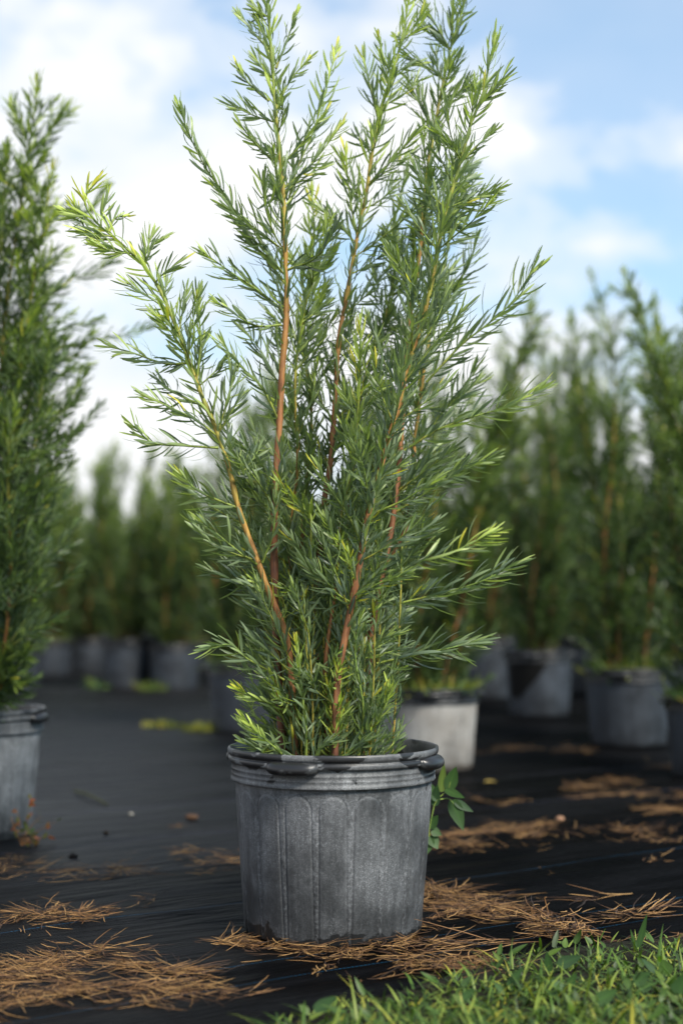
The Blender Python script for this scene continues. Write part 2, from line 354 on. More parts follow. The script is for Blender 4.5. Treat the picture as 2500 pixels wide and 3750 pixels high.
# ------------------------------------------------------------------ pots
def pot_parts(parent, mats, nth=1080, RB=0.175, RT=0.1970, H=0.36, panels=18, handles=(-112, -22, 68, 158), seed=1, dents=True, damage=None):
    rng = random.Random(seed)
    hb = H - 0.062         # lower edge of the collar band
    zs = np.concatenate([[0, 0, 0.0015, 0.004, 0.008], np.linspace(0.012, hb - 0.002, 110 if nth > 500 else (64 if nth > 200 else 14))])
    th = np.arange(nth) / nth * 2 * math.pi
    V = []; AT = []
    for k, z in enumerate(zs):
        r0 = RB + (RT - RB) * (z / hb)
        if k == 0: r0 = RB * 0.4
        elif k == 1: r0 = RB - 0.006
        elif k == 2: r0 = RB - 0.002
        for t in th:
            r = r0; gv = 0.0
            if k > 2:
                pa = (t / (2 * math.pi) * panels) % 1.0 - 0.5
                u = pa * 2 * math.pi * r0 / panels           # metres from panel centre
                hw = 0.0262; top = hb - 0.016 - hw; bot = 0.02
                if z > top: d = math.hypot(u, z - top) - hw
                else: d = abs(u) - hw
                r += 0.0007 * (0.5 - 0.5 * math.tanh(d / 0.0015)) - 0.0015 * math.exp(-(d / 0.0019) ** 2); gv = math.exp(-((d - .004) / 0.0035) ** 2)
                if dents and z < 0.05: r -= 0.006 * max(0, mnoise.noise(Vector((t * 2.2, 3.3 + seed, 0)))) * (1 - z / 0.05)
                r += 0.0012 * mnoise.noise(Vector((math.cos(t) * 1.5, math.sin(t) * 1.5, z * 6 + seed)))
            V.append((r * math.cos(t), r * math.sin(t), z)); AT.append((gv, 0, 0, 1))
    m = len(zs)
    Fc = [[k * nth + i, k * nth + (i + 1) % nth, (k + 1) * nth + (i + 1) % nth, (k + 1) * nth + i] for k in range(m - 1) for i in range(nth)]
    body = link_mesh('pot', V, np.array(Fc), mats[0], parent, AT)
    # collar and rim: one turned ring with its ridges, outside and inside
    c = hb; rr = RT + 0.001
    prof = [(rr - .003, c - .003), (rr + .0055, c - .003), (rr + .0065, c - .001), (rr + .0058, c + .0035), (rr + .0050, c + .0048), (rr + .0050, c + .009), (rr + .0056, c + .0105), (rr + .0056, c + .0125),
            (rr + .0049, c + .014), (rr + .0049, c + .019), (rr + .0058, c + .0205), (rr + .0058, c + .0225), (rr + .0050, c + .024), (rr + .0052, c + .031), (rr + .006, c + .033),
            (rr + .0105, c + .0345), (rr + .0115, c + .0365), (rr + .0118, c + .043), (rr + .0105, c + .0445), (rr + .0085, c + .0455), (rr + .0085, c + .0475), (rr + .0118, c + .0495), (rr + .0128, c + .053),
            (rr + .0128, c + .058), (rr + .0115, c + .0612), (rr + .0095, c + .062), (rr + .0078, c + .0612), (rr + .0065, c + .057), (rr + .0025, c + .045), (rr + .0015, c + .025), (rr - .003, c), (rr - .009, c - .04), (rr - .014, c - .07)]
    V = []
    for (r, z) in prof:
        for t in th:
            wv = 0.0012 * mnoise.noise(Vector((math.cos(t) * 2, math.sin(t) * 2, seed + 9.0)))
            zz = z + (0.0016 * mnoise.noise(Vector((math.cos(t) * 1.7, math.sin(t) * 1.7, seed + 2.0))) if z > c + 0.03 else 0)
            V.append(((r + wv) * math.cos(t), (r + wv) * math.sin(t), zz))
    m = len(prof)
    Fc = [[k * nth + i, k * nth + (i + 1) % nth, (k + 1) * nth + (i + 1) % nth, (k + 1) * nth + i] for k in range(m - 1) for i in range(nth)]
    rim = link_mesh('rim', V, np.array(Fc), mats[1], body, smooth=False)
    # moulded lifting handles that swell out of the rim
    for a in handles:
        a = R(a); V = []; nu, nv = 26, 12
        for i in range(nu + 1):
            u = -1 + 2 * i / nu; ta = a + u * 0.262
            s = max(0.0, 1 - abs(u) ** 3.2) ** 0.6
            for j in range(nv):
                q = 2 * math.pi * j / nv
                rad = rr + .0095 + 0.0165 * s * (0.35 + 0.75 * max(0, math.cos(q))) - 0.004 * (1 - s) + 0.002 * math.cos(q)
                zz = c + .0385 - 0.002 * s + (0.0055 + 0.0075 * s) * math.sin(q) + 0.003 * s * math.cos(q) * -1
                V.append((rad * math.cos(ta), rad * math.sin(ta), zz))
        Fc = [[i * nv + j, i * nv + (j + 1) % nv, (i + 1) * nv + (j + 1) % nv, (i + 1) * nv + j] for i in range(nu) for j in range(nv)]
        Fc += [list(range(nv)), list(range(nu * nv + nv - 1, nu * nv - 1, -1))]
        link_mesh('handle', V, Fc, MAT['wetrim'] if nth > 200 else mats[1], body)
    # soil with an uneven top
    V = [(0, 0, H - 0.05)]; n2 = 40; rs = [0.03, 0.07, 0.11, 0.15, 0.18, RT + 0.001]
    for r in rs:
        for i in range(n2):
            t = 2 * math.pi * i / n2; V.append((r * math.cos(t), r * math.sin(t), H - 0.053 + 0.012 * mnoise.noise(Vector((r * 18 * math.cos(t), r * 18 * math.sin(t), seed)))))
    Fc = [[0, 1 + i, 1 + (i + 1) % n2] for i in range(n2)]
    for k in range(len(rs) - 1):
        Fc += [[1 + k * n2 + i, 1 + k * n2 + (i + 1) % n2, 1 + (k + 1) * n2 + (i + 1) % n2, 1 + (k + 1) * n2 + i] for i in range(n2)]
    link_mesh('soil', V, Fc, MAT['soil'], parent)
    return body

# ------------------------------------------------------------------ shrub growth
def perp(t, rng):
    a = np.array([rng.gauss(0, 1), rng.gauss(0, 1), rng.gauss(0, 1)]); a -= t * a.dot(t); return a / np.linalg.norm(a)
def curve_sample(P, s):
    d = np.r_[0, np.cumsum(np.linalg.norm(np.diff(P, axis=0), axis=1))]; return np.array([np.interp(s, d, P[:, k]) for k in range(3)]).T, d[-1]
def leafy(LV, P, rng, s0, s1, step, ll, lw, tone0, tone1, tip=True, spread=1.0, clear=None):
    """leaves in a spiral along curve P between arc lengths s0 and s1"""
    d = np.r_[0, np.cumsum(np.linalg.norm(np.diff(P, axis=0), axis=1))]; tot = d[-1]; s1 = min(s1, tot)
    T = norm(np.gradient(P, axis=0)); s = s0; phi = rng.random() * 6.28
    while s < s1:
        b = np.array([np.interp(s, d, P[:, k]) for k in range(3)]); t = np.array([np.interp(s, d, T[:, k]) for k in range(3)]); t /= np.linalg.norm(t)
        A = np.cross(t, (0.1, 0.2, 0.97)) if abs(t[2]) < 0.9 else np.cross(t, (0, 1, 0.1)); A /= np.linalg.norm(A); B = np.cross(t, A)
        phi += 2.39996 + rng.gauss(0, 0.25); rad = A * math.cos(phi) + B * math.sin(phi)
        if clear and clear[0] < s / tot < clear[1] and rad[1] < .35 and rng.random() < .75: s += step; continue
        q = 1 - (tot - s) / 0.07 if tip else 0; q = max(0, min(1, q))        # 1 at the growing tip
        op = R(rng.gauss(54, 8)) * (1 - q) * spread + R(rng.gauss(24, 7)) * q
        dr = t * math.cos(op) + rad * math.sin(op)
        n = t * math.sin(op) - rad * math.cos(op); rt = rng.gauss(0, 0.36)
        sd_ = np.cross(dr, n); n = n * math.cos(rt) + sd_ * math.sin(rt)
        l = ll * (0.65 + 0.55 * rng.random()) * (1 - 0.35 * q)
        bend = (rng.gauss(0.75, 0.3) if s < tot * .999 else 0) * (1 - 0.6 * q)
        tn = tone0 + (tone1 - tone0) * (s / tot) ** 1.5 + 0.10 * q * q * tone1 + rng.gauss(0, 0.07)
        if rng.random() < 0.005: tn = 1.2
        LV.add(b, dr, n, l, lw * (0.8 + 0.4 * rng.random()) * (1 - 0.2 * q), bend, max(0, tn))
        s += step * (0.6 + 0.8 * rng.random()) * (1 - 0.5 * q)
def twig_curve(b, d, length, rng, up=0.35, n=9):
    d = np.array(d, float); P = [np.array(b, float)]; st = length / (n - 1)
    w_ = np.array([rng.gauss(0, .06), rng.gauss(0, .06), 0])
    for i in range(n - 1):
        d = d + np.array([0, 0, up / n]) + w_ * 0.7 + np.array([rng.gauss(0, .035) for _ in range(3)]); d /= np.linalg.norm(d); P.append(P[-1] + d * st)
    return np.array(P)
def grow(TB, LV, P, rng, r0, r1, q):
    """one main stem along polyline P with side twigs; q = options"""
    ll, lw, step = q.get('ll', .057), q.get('lw', .0053), q.get('step', .0052)
    C = catmull(P, 60); d = np.r_[0, np.cumsum(np.linalg.norm(np.diff(C, axis=0), axis=1))]; tot = d[-1]
    kn = np.array([0.0006 * mnoise.noise(Vector((i * 0.9, r0 * 999, 0))) for i in range(60)])
    r0 = r0 * .80; rads = r0 + (r1 - r0) * (d / tot) ** 1.5 + kn * (r0 / 0.0035); rads = rads * (1 + .16 * (np.arange(60) % rng.choice([7, 8, 9]) == 3))
    a0, a1 = q.get('age', (0.0, 1.0)); age = a0 + (a1 - a0) * (d / tot) ** q.get('agep', 1.3)
    TB.add(C, np.maximum(rads, 0.0011), q.get('sides', 9), age)
    s0 = q.get('bare', 0.15) * tot
    leafy(LV, C, rng, s0, tot, q.get('stemstep', step * 1.0), ll, lw, q.get('t0', .12), q.get('t1', .75), True, clear=q.get('clear'))
    tw0, tw1 = q.get('tw', (0.06, 0.93)); s = tw0 * tot; T = norm(np.gradient(C, axis=0)); Lm = q.get('L', 0.21); gap = q.get('gap', 0.05)
    while s < tw1 * tot:
        k = min(59, int(np.searchsorted(d, s))); t = T[k]; f = s / tot
        fl = np.interp(f, [0, .12, .45, .8, 1], q.get('Lf', [.38, .75, 1, .55, .22]))
        for _ in range(rng.choice(q.get('whorl', [1, 2, 2, 3]))):
            rad = perp(t, rng); op = R(rng.gauss(q.get('open', 48), 10)); dr = t * math.cos(op) + rad * math.sin(op)
            if q.get('clear') and q['clear'][0] < f < q['clear'][1] and rad[1] < .1 and rng.random() < .8: continue
            ln = Lm * fl * (0.6 + 0.6 * rng.random()); Cw = twig_curve(C[k], dr, ln, rng, q.get('up', .35))
            TB.add(Cw, np.linspace(.0019, .0009, len(Cw)) * q.get('twr', 1), q.get('tsides', 5), np.linspace(.55 + .3 * f, 1.0, len(Cw)))
            tb = q.get('t0', .12) + (q.get('t1', .75) - q.get('t0', .12)) * f ** 1.3
            leafy(LV, Cw, rng, ln * 0.10, ln, step, ll * (0.9 + .25 * rng.random()), lw, tb * 0.5, tb * 0.62 + 0.22, True)
        s += gap * (0.5 + rng.random())
def side(TB, LV, P, rng, q, r0=.0028):
    """a traced side branch without twigs (or with a few)"""
    C = catmull(P, 26); d = np.r_[0, np.cumsum(np.linalg.norm(np.diff(C, axis=0), axis=1))]; tot = d[-1]
    TB.add(C, np.linspace(r0, .0011, 26), 6, np.linspace(q.get('sa', .75), 1, 26))
    leafy(LV, C, rng, tot * q.get('bare', .05), tot, q.get('step', .0050), q.get('ll', .057), q.get('lw', .0053), q.get('t0', .18), q.get('t1', .62), True, q.get('spread', 1))

YM = 2.88; MX = at(1220, 2757, YM)[0]
def tr(pts, y0, y1, origin, Yb=YM):
    """pixel path with depths running from y0 to y1 (relative to the shrub's own axis) -> points local to origin"""
    n = len(pts); out = []
    for i, p in enumerate(pts):
        f = i / (n - 1); out.append(at(p[0], p[1], Yb + y0 + (y1 - y0) * f) - origin)
    return out
org = np.array([MX, YM, 0.012])
shrub = empty('potted_shrub', org)
tag(shrub, 'tall sharp-focused evergreen shrub in dusty black ribbed pot, nearest in the middle', 'potted shrub', 'potted evergreen shrubs')
pot_parts(shrub, (MAT['pot'], MAT['rim']), seed=3)
rng = random.Random(11)
Q = dict
stems = [
 # pixels, depth start/end, radius start/end, options
 ([(1040,2790),(1020,2500),(1005,2150),(1005,1830),(1020,1600),(1033,1350),(1048,1150),(1045,950),(1036,694),(1015,480),(1000,280),(984,60),(975,-150)], -.04,-.07,.0105,.0022, Q(clear=(.30,.54),bare=.36,L=.17,tw=(.05,.97),gap=.066,agep=1.9,age=(0.05,1.05),whorl=[1,1,2,2])),
 ([(1085,2790),(1070,2520),(1050,2340),(990,2180),(930,2020),(870,1850),(840,1720),(790,1570),(735,1440),(665,1250),(600,1090),(525,970),(430,880),(350,810),(310,730),(365,655)], -.06,-.12,.0085,.0016, Q(clear=(.16,.50),bare=.30,L=.15,gap=.05,whorl=[1,1,2],t1=.95,age=(.10,1.0),agep=1.05,stemstep=.0055)),
 ([(1225,2790),(1232,2560),(1240,2456),(1285,2220),(1317,2061),(1336,1934),(1368,1819),(1406,1660),(1451,1519),(1480,1387),(1536,1202),(1575,1060),(1628,786),(1675,629),(1720,462),(1767,342),(1790,231),(1812,140)], -.11,-.14,.0090,.0018, Q(clear=(.05,.17),bare=.12,L=.19,gap=.055,agep=1.3,age=(0.05,.95),t1=.7)),
 ([(1170,2790),(1160,2500),(1150,2200),(1178,1946),(1190,1806),(1210,1691),(1222,1532),(1240,1249),(1268,1091),(1305,879),(1337,731),(1360,573),(1388,416),(1434,277),(1475,120),(1494,0),(1500,-140)], .04,.06,.0085,.0018, Q(bare=.35,L=.18,gap=.062,agep=1.6,t1=.85)),
 ([(1330,2790),(1345,2500),(1370,2250),(1430,1950),(1455,1755),(1470,1564),(1485,1300),(1508,1100),(1540,900),(1556,694),(1591,462),(1647,185),(1700,10),(1730,-140)], .05,.10,.0085,.0018, Q(bare=.3,L=.19,gap=.062,agep=1.6,t1=.6)),
 ([(1290,2790),(1330,2400),(1400,2100),(1490,1915),(1520,1600),(1560,1300),(1600,1100),(1640,900),(1660,700),(1690,520)], .10,.20,.0070,.0016, Q(bare=.2,L=.20,gap=.062,t1=.5)),
 ([(1100,2790),(1110,2450),(1100,2100),(1120,1800),(1140,1500),(1110,1250),(1130,1000),(1150,850),(1140,700)], .10,.16,.0065,.0015, Q(bare=.15,L=.17,gap=.066,t1=.95)),
 ([(1250,2790),(1270,2300),(1270,2000),(1300,1650),(1330,1400),(1400,1200),(1440,1000),(1440,850),(1480,640)], .13,.22,.0065,.0015, Q(bare=.1,L=.19,gap=.062,t1=.45)),
 ([(1200,2790),(1190,2450),(1230,2150),(1250,1900),(1290,1700),(1310,1500),(1320,1330),(1318,1190)], -.06,-.12,.0055,.0015, Q(bare=.3,L=.13,gap=.075,t1=.9)),
 ([(1130,2790),(1090,2350),(1060,2000),(1090,1700),(1080,1400),(1110,1150),(1180,930),(1200,800)], .06,.02,.0060,.0015, Q(bare=.2,L=.16,gap=.066,t1=.6)),
]
sides_ = {  # traced side branches per stem index: (pixels, depth0, depth1, options)
 0: [([(1045,1040),(962,934),(916,879),(870,795),(824,712),(768,638),(722,555),(685,472),(655,385)],0,-.02,Q(t0=.3,t1=.62,spread=.75,ll=.05)),
     ([(1040,820),(1080,640),(1147,480),(1195,320),(1228,190)],.02,.16,Q(t1=.8)),
     ([(1040,1140),(944,1063),(850,1000),(745,925)],0,-.06,Q(ll=.06)), ([(1030,1190),(930,1190),(800,1110)],0,-.03,Q(ll=.055)),
     ([(1030,1560),(960,1420),(880,1340),(815,1260)],0,-.05,Q(ll=.058)), ([(1000,590),(930,520),(880,455)],0,-.03,Q(t1=.7,ll=.045)),
     ([(985,370),(915,310),(865,235)],0,0,Q(t1=.8,ll=.042)), ([(982,180),(920,110),(872,50)],0,.01,Q(t1=.8,ll=.04)),
     ([(1010,400),(1060,300),(1130,215)],0,.02,Q(t1=.8,ll=.04)), ([(1035,600),(1110,520),(1195,400)],0,-.01,Q(t1=.8,ll=.045)),
     ([(1038,690),(1140,600),(1250,460)],0,.02,Q(t1=.8,ll=.045)), ([(1050,990),(1160,940),(1240,820)],0,-.08,Q(t0=.05,t1=.15,ll=.055)),
     ([(1010,250),(1050,150),(1085,50)],0,.02,Q(t1=.8,ll=.04)), ([(1020,1900),(930,1800),(830,1380)][:2]+[(870,1700)],0,-.04,Q()) ],
 1: [([(700,1330),(600,1330),(480,1290),(400,1270)],0,.02,Q(t1=.7)), ([(720,1400),(735,1250),(722,1085)],0,-.02,Q(t1=.8,ll=.038)),
     ([(800,1640),(674,1632),(560,1621),(490,1560)],0,-.05,Q(t1=.55,ll=.058)), ([(800,1600),(720,1540),(620,1490),(530,1450)],0,-.02,Q(t1=.6,ll=.055)),
     ([(870,1860),(783,1825),(719,1793),(668,1740)],0,-.03,Q(t1=.7)), ([(955,2075),(885,2029),(808,1966),(740,1910)],0,-.05,Q(t1=.45,ll=.06)),
     ([(530,970),(560,900),(600,870)],0,.02,Q(t1=.8,ll=.04)), ([(430,880),(330,860),(270,740)],0,.03,Q(t1=.9,ll=.045)), ([(400,850),(420,800),(465,790)],0,.05,Q(t1=.9,ll=.04)),
     ([(1040,2490),(961,2444),(897,2406),(846,2361),(770,2370)],.0,-.06,Q(t0=.2,t1=.5,ll=.062)), ([(960,2060),(1000,1950),(1010,1820)],0,-.03,Q(t1=.35))],
 2: [([(1330,2000),(1270,1880),(1200,1780),(1160,1700)],0,-.05,Q(t0=.2,t1=.5,ll=.056)), ([(1300,2120),(1230,1990),(1190,1900)],0,-.05,Q(t0=.15,t1=.45)),
     ([(1290,2210),(1230,2170),(1160,2080)],0,-.06,Q(t0=.15,t1=.45)), ([(1370,1880),(1480,1830),(1590,1760)],0,-.04,Q(t0=.25,t1=.55)),
     ([(1300,2200),(1380,2140),(1490,2100)],0,-.05,Q(t0=.2,t1=.5)), ([(1630,800),(1720,740),(1820,690)],0,.0,Q(t1=.45)),
     ([(1690,590),(1750,530),(1810,480)],0,.0,Q(t1=.5,ll=.045)), ([(1480,1400),(1600,1250),(1700,1130)],0,-.03,Q(t1=.5)), ([(1760,370),(1800,340),(1830,310)],0,.0,Q(t1=.5,ll=.035)), ([(1350,1860),(1400,1700),(1390,1600)],0,-.05,Q(t1=.3))],
 3: [([(1385,440),(1355,320),(1330,205)],0,0,Q(t1=.8)), ([(1440,290),(1400,200),(1385,130)],0,0,Q(t1=.8,ll=.04)), ([(1310,880),(1280,720),(1265,560)],0,.0,Q(t1=.9))],
 4: [([(1560,1400),(1684,1267),(1777,1193),(1870,1110),(1950,985)],-.03,-.06,Q(t0=.2,t1=.5,ll=.076,lw=.0058)), ([(1480,1650),(1600,1575),(1720,1530),(1850,1490),(1970,1430)],-.02,-.04,Q(t0=.2,t1=.65,ll=.072,lw=.0056)),
     ([(1450,1810),(1546,1755),(1674,1717),(1790,1680)],.0,.06,Q(t1=.6,ll=.07)), ([(1390,2140),(1515,2061),(1642,2029),(1800,1950)],.05,.12,Q(t0=.3,t1=.75,ll=.072,lw=.0056)),
     ([(1440,2215),(1546,2189),(1674,2157),(1770,2125),(1880,2070)],-.03,-.05,Q(t0=.1,t1=.4,ll=.072,lw=.0056)), ([(1380,2430),(1457,2412),(1546,2393),(1642,2374),(1745,2350)],-.08,-.12,Q(t0=.08,t1=.35,ll=.076,lw=.0058)),
     ([(1590,480),(1540,380),(1500,330)],0,0,Q(t1=.4)), ([(1650,190),(1600,100),(1550,10)],0,0,Q(t1=.6))],
 5: [([(1600,1100),(1700,1000),(1740,900)],0,-.05,Q(t1=.35,ll=.07)), ([(1530,1500),(1640,1480),(1750,1400)],0,.02,Q(t1=.4,ll=.07))],
 8: [([(1120,2790),(1120,2660),(1101,2508),(1092,2418),(1082,2350)],-.10,-.15,Q(t0=.2,t1=1.0,ll=.04,bare=.1,sa=.85)), ([(1060,2790),(1010,2740),(950,2690),(900,2640)],-.12,-.16,Q(t0=.4,t1=.85,ll=.045)),
     ([(1000,2790),(960,2760),(1000,2730),(1060,2770)],-.1,-.13,Q(t1=.3,ll=.045)), ([(1250,2790),(1290,2740),(1350,2700)],-.13,-.16,Q(t1=.3,ll=.045)), ([(1100,2790),(1020,2600),(930,2560),(870,2520)],-.05,-.12,Q(t0=.3,t1=.8,ll=.05)),
     ([(1300,2790),(1360,2640),(1400,2560)],-.07,-.12,Q(t1=.4,ll=.05)), ([(1310,2790),(1330,2600),(1300,2400),(1320,2250)],-.07,-.12,Q(t1=.5,ll=.045)), ([(1150,2790),(1170,2740),(1220,2710)],-.13,-.16,Q(t1=.25,ll=.05))],
}
for k, (pts, y0, y1, r0, r1, q) in enumerate(stems):
    TB, LV = Tubes(), Leaves()
    P = tr(pts, y0, y1, org)
    grow(TB, LV, P, rng, r0, r1, q)
    for (sp, d0, d1, qq) in sides_.get(k, []):
        # depth follows the mother stem at the height where the side branch leaves it
        ys = [p[1] for p in pts]; f = np.interp(-sp[0][1], [-y for y in ys], np.linspace(0, 1, len(ys))); yd = y0 + (y1 - y0) * f
        if k == 8: yd = 0
        side(TB, LV, tr(sp, yd + d0, yd + d1, org), rng, qq)
    st = TB.build('stem', MAT['bark'], shrub)
    LV.build('foliage', MAT['leaf'], st, seg=6)
# low leafy shoots filling the foot of the shrub
TB, LV = Tubes(), Leaves()
for i in range(84):
    a = rng.random() * 6.28; r = 0.03 + 0.09 * rng.random(); b = np.array([r * math.cos(a), r * math.sin(a) * .9, .31])
    h = rng.uniform(0.01, 0.55) * (1 if i % 2 else .3); b2 = b + np.array([r * .2 * math.cos(a), .2 * r * math.sin(a), h])
    dr = norm(np.array([math.cos(a) * .8, math.sin(a) * .8, rng.uniform(.1, .9)])); ln = rng.uniform(.06, .115)
    C = np.vstack([catmull([b, (b + b2) / 2 + .004, b2], 6)[:-1], twig_curve(b2, dr, ln, rng, .3)])
    TB.add(C, np.linspace(.0024, .001, len(C)), 5, np.linspace(.5, 1, len(C)))
    tn = rng.choice([.12, .2, .35, .6])
    leafy(LV, C, rng, h * .1, 9, .0055, .046, .0048, tn * .6, tn + .2)
st = TB.build('shoot', MAT['bark'], shrub); LV.build('foliage', MAT['leaf'], st, seg=6)

# ------------------------------------------------------------------ neighbour at the left edge
YL = 4.1; orgL = np.array([at(-105, 2600, YL)[0], YL, 0.0])
left = empty('potted_shrub', orgL)
tag(left, 'tall shaded evergreen shrub cut by the left edge, in a streaked grey pot', 'potted shrub', 'potted evergreen shrubs')
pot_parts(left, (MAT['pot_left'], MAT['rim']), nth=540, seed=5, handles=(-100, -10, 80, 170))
def trL(pts, y0, y1): return tr(pts, y0, y1, orgL, YL)
lst = [([(-80,2620),(-40,2100),(-10,1600),(20,1150),(70,800),(105,560),(125,420),(140,290)],-.12,-.42,.008,.0018,Q(t1=.7)),
       ([(-60,2620),(0,2200),(40,1800),(70,1400),(120,1050),(165,800),(195,610)],-.08,-.38,.007,.0016,Q(t1=.95)),
       ([(-120,2620),(-60,2000),(-20,1400),(0,1000),(10,760),(30,560)],-.1,-.4,.008,.0018,Q(t1=.5)),
       ([(-60,2620),(30,2250),(70,1950),(120,1700),(150,1450),(180,1250)],-.1,-.35,.006,.0016,Q(t1=.4)),
       ([(-120,2620),(-160,2000),(-140,1400),(-100,900),(-60,500)],-.02,-.25,.008,.0018,Q(t1=.6)),
       ([(-60,2620),(10,2400),(40,2100),(30,1700),(60,1500)],-.15,-.42,.006,.0016,Q(t1=.5)),
       ([(-100,2620),(-40,2300),(60,1900),(100,1500),(80,1200),(110,900)],-.02,-.2,.006,.0016,Q(t1=.3))]
lst += [([(-60,2620),(20,2520),(70,2440),(100,2380)],-.12,-.22,.003,.0013,Q()), ([(-100,2620),(-10,2540),(20,2480),(60,2500)],-.15,-.24,.003,.0013,Q()), ([(-80,2620),(-20,2500),(0,2380)],-.15,-.24,.003,.0013,Q())]
lside = {0: [([(75,800),(190,760),(300,790),(380,700)],0,.0,Q(t1=.6,ll=.07,lw=.007)), ([(100,560),(170,500),(230,400)],0,-.05,Q(t1=.7,ll=.07,lw=.007)), ([(90,620),(170,490),(265,400)],0,-.04,Q(t1=.7,ll=.06))],
 1: [([(110,1120),(190,1080),(260,1020),(340,1000),(400,960)],0,0,Q(t1=.5,ll=.068,lw=.007)), ([(90,1350),(190,1330),(280,1290),(330,1230)],0,0,Q(t1=.5,ll=.068,lw=.007)), ([(60,1500),(180,1480),(260,1440),(310,1380)],0,0,Q(t1=.4,ll=.068,lw=.007)), ([(130,1300),(200,1220),(290,1190),(360,1170)],0,0,Q(t1=.45)), ([(110,1150),(220,1270),(350,1245),(460,1225),(560,1190)],0,.02,Q(t1=.5,ll=.045)), ([(80,1400),(180,1380),(320,1340)],0,0,Q(t1=.5))],
 3: [([(120,1700),(210,1620),(290,1570),(365,1490)],0,-.03,Q(t1=.25,ll=.055)), ([(60,2000),(120,1900),(160,1850)],0,0,Q(t1=.3)), ([(20,2380),(100,2320),(210,2270)],0,-.05,Q(t1=.4,ll=.06)), ([(-20,2250),(20,2180),(90,2130)],-.1,-.15,Q(t1=.3,ll=.065))]}
rng = random.Random(23)
for k, (pts, y0, y1, r0, r1, q) in enumerate(lst):
    TB, LV = Tubes(), Leaves()
    q.update(bare=.02, tw=(.02,.95), Lf=[.8,.9,1,.6,.3], t0=.0, t1=q.get('t1', .6) * .95, L=.24, gap=.044, step=.0050, ll=.058, lw=.0052, age=(.05, .9))
    if k > 6: q['L'] = .1
    grow(TB, LV, trL(pts, y0, y1), rng, r0, r1, q)
    for (sp, d0, d1, qq) in lside.get(k, []): side(TB, LV, trL(sp, y0 + d0, y0 + d1), rng, qq)
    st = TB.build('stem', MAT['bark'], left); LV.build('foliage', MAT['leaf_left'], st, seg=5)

# ------------------------------------------------------------------ rows behind: prototypes with parts, then copies
def make_shrub(seed, height, mats, n_st=8, spires=True, cover=None, tone=0.0, detail=1.0):
    rng = random.Random(seed); root = empty('potted_shrub', (0, 0, 0))
    pot_parts(root, mats, nth=108, seed=seed, dents=False)
    for i in range(n_st):
        TB, LV = Tubes(), Leaves(); a = i / n_st * 6.28 + rng.gauss(0, .3); r = .05 + .04 * rng.random(); h = height * (rng.uniform(.76, 1.0) if i else 1.0)
        R1 = rng.uniform(.18, .46); P = []
        for k in range(6):
            f = k / 5; rr = r + (R1 - r) * f ** .9; aa = a + .4 * math.sin(f * 4 + i); P.append((rr * math.cos(aa), rr * math.sin(aa), .30 + (h - .30) * f))
        grow(TB, LV, P, rng, .0085, .0022, Q(bare=.0, tw=(.0,.93), L=.18, open=42, gap=.055 / detail, step=.0068 / detail, ll=.064, lw=.0066, t0=.06 + tone, t1=.75 + tone, sides=6, tsides=3, age=(.05, .9), twr=1.3, Lf=[1.1, 1.3, 1.2, .8, .25], up=(.3 if i % 2 else .7), whorl=[2, 2, 3]))
        st = TB.build('stem', MAT['bark'], root); LV.build('foliage', MAT['leaf_far'], st, seg=4, cross=2)
    if cover:
        LV = Leaves()
        for i in range(700):
            a = rng.random() * 6.28; r = .19 * math.sqrt(rng.random()); d = norm(np.array([rng.gauss(0, .7), rng.gauss(0, .7), 1.0]))
            LV.add((r * math.cos(a), r * math.sin(a), .31), d, perp(d, rng), rng.uniform(.04, .13), .010, rng.gauss(0, .8), rng.uniform(.3, 1))
        LV.build('weeds', MAT['weed'], root, seg=3, cross=2, blunt=True)
    return root
def copy_tree(o, parent=None):
    c = o.copy(); col.objects.link(c)
    if parent: c.parent = parent
    for ch in list(o.children): copy_tree(ch, c)
    return c
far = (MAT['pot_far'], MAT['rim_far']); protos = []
def place(o, px, d, rot, label, s=1.0, sz=1.0):
    g = at(px, HY, d); o.location = (g[0], d, 0.0); o.rotation_euler = (0, 0, R(rot)); o.scale = (s, s, s * sz)
    tag(o, label, 'potted shrub', 'potted evergreen shrubs')
P0 = make_shrub(101, 2.15, (MAT['pot_pale'], MAT['rim_far']), cover=True, tone=.12)
place(P0, 1566, 5.8, 20, 'blurred shrub in pale whitish pot with bright weeds, close behind the nearest pot', sz=.90)
P1 = make_shrub(102, 2.25, far, cover=True, tone=.02); place(P1, 2293, 6.8, 0, 'blurred shrub in bluish grey pot with weedy top, right of the black patched pot')
P2 = make_shrub(103, 2.2, far, n_st=8); place(P2, 1970, 8.6, 0, 'blurred shrub whose grey pot has a big black patch on its left side', sz=1.08)
P3 = make_shrub(104, 1.95, far, n_st=8, cover=True, tone=.10); place(P3, 905, 7.5, 40, 'blurred shrub in grey pot standing just left behind the nearest pot')
P4 = make_shrub(105, 1.85, far, n_st=8, tone=.06); place(P4, 640, 11.2, 10, 'far blurred shrub in grey pot with small green weeds at its foot, left of centre')
srcs = [P0, P1, P2, P3, P4]
def cp(i, *a, **k):
    o = copy_tree(srcs[i]); place(o, *a, **k); return o
cp(1, 2622, 5.5, 200, 'blurred shrub whose pot is cut by the right edge', sz=.86)
cp(4, 470, 11.4, 120, 'far blurred shrub left of the pot with green weeds at its foot', sz=1.1)
cp(2, 330, 13.7, 30, 'farthest readable shrub and pot in the left aisle, left of the row', sz=.98)
cp(3, 55, 10.8, 150, 'blurred shrub whose grey pot shows right behind the left edge shrub', sz=.93)
cp(4, 1780, 10.2, 250, 'blurred shrub between the pale whitish pot and the pot with the black patch', sz=1.2)
cp(2, 2150, 10.8, 80, 'blurred shrub showing through the gap between the two right hand pots', sz=1.15)
rng = random.Random(77); idx = 0
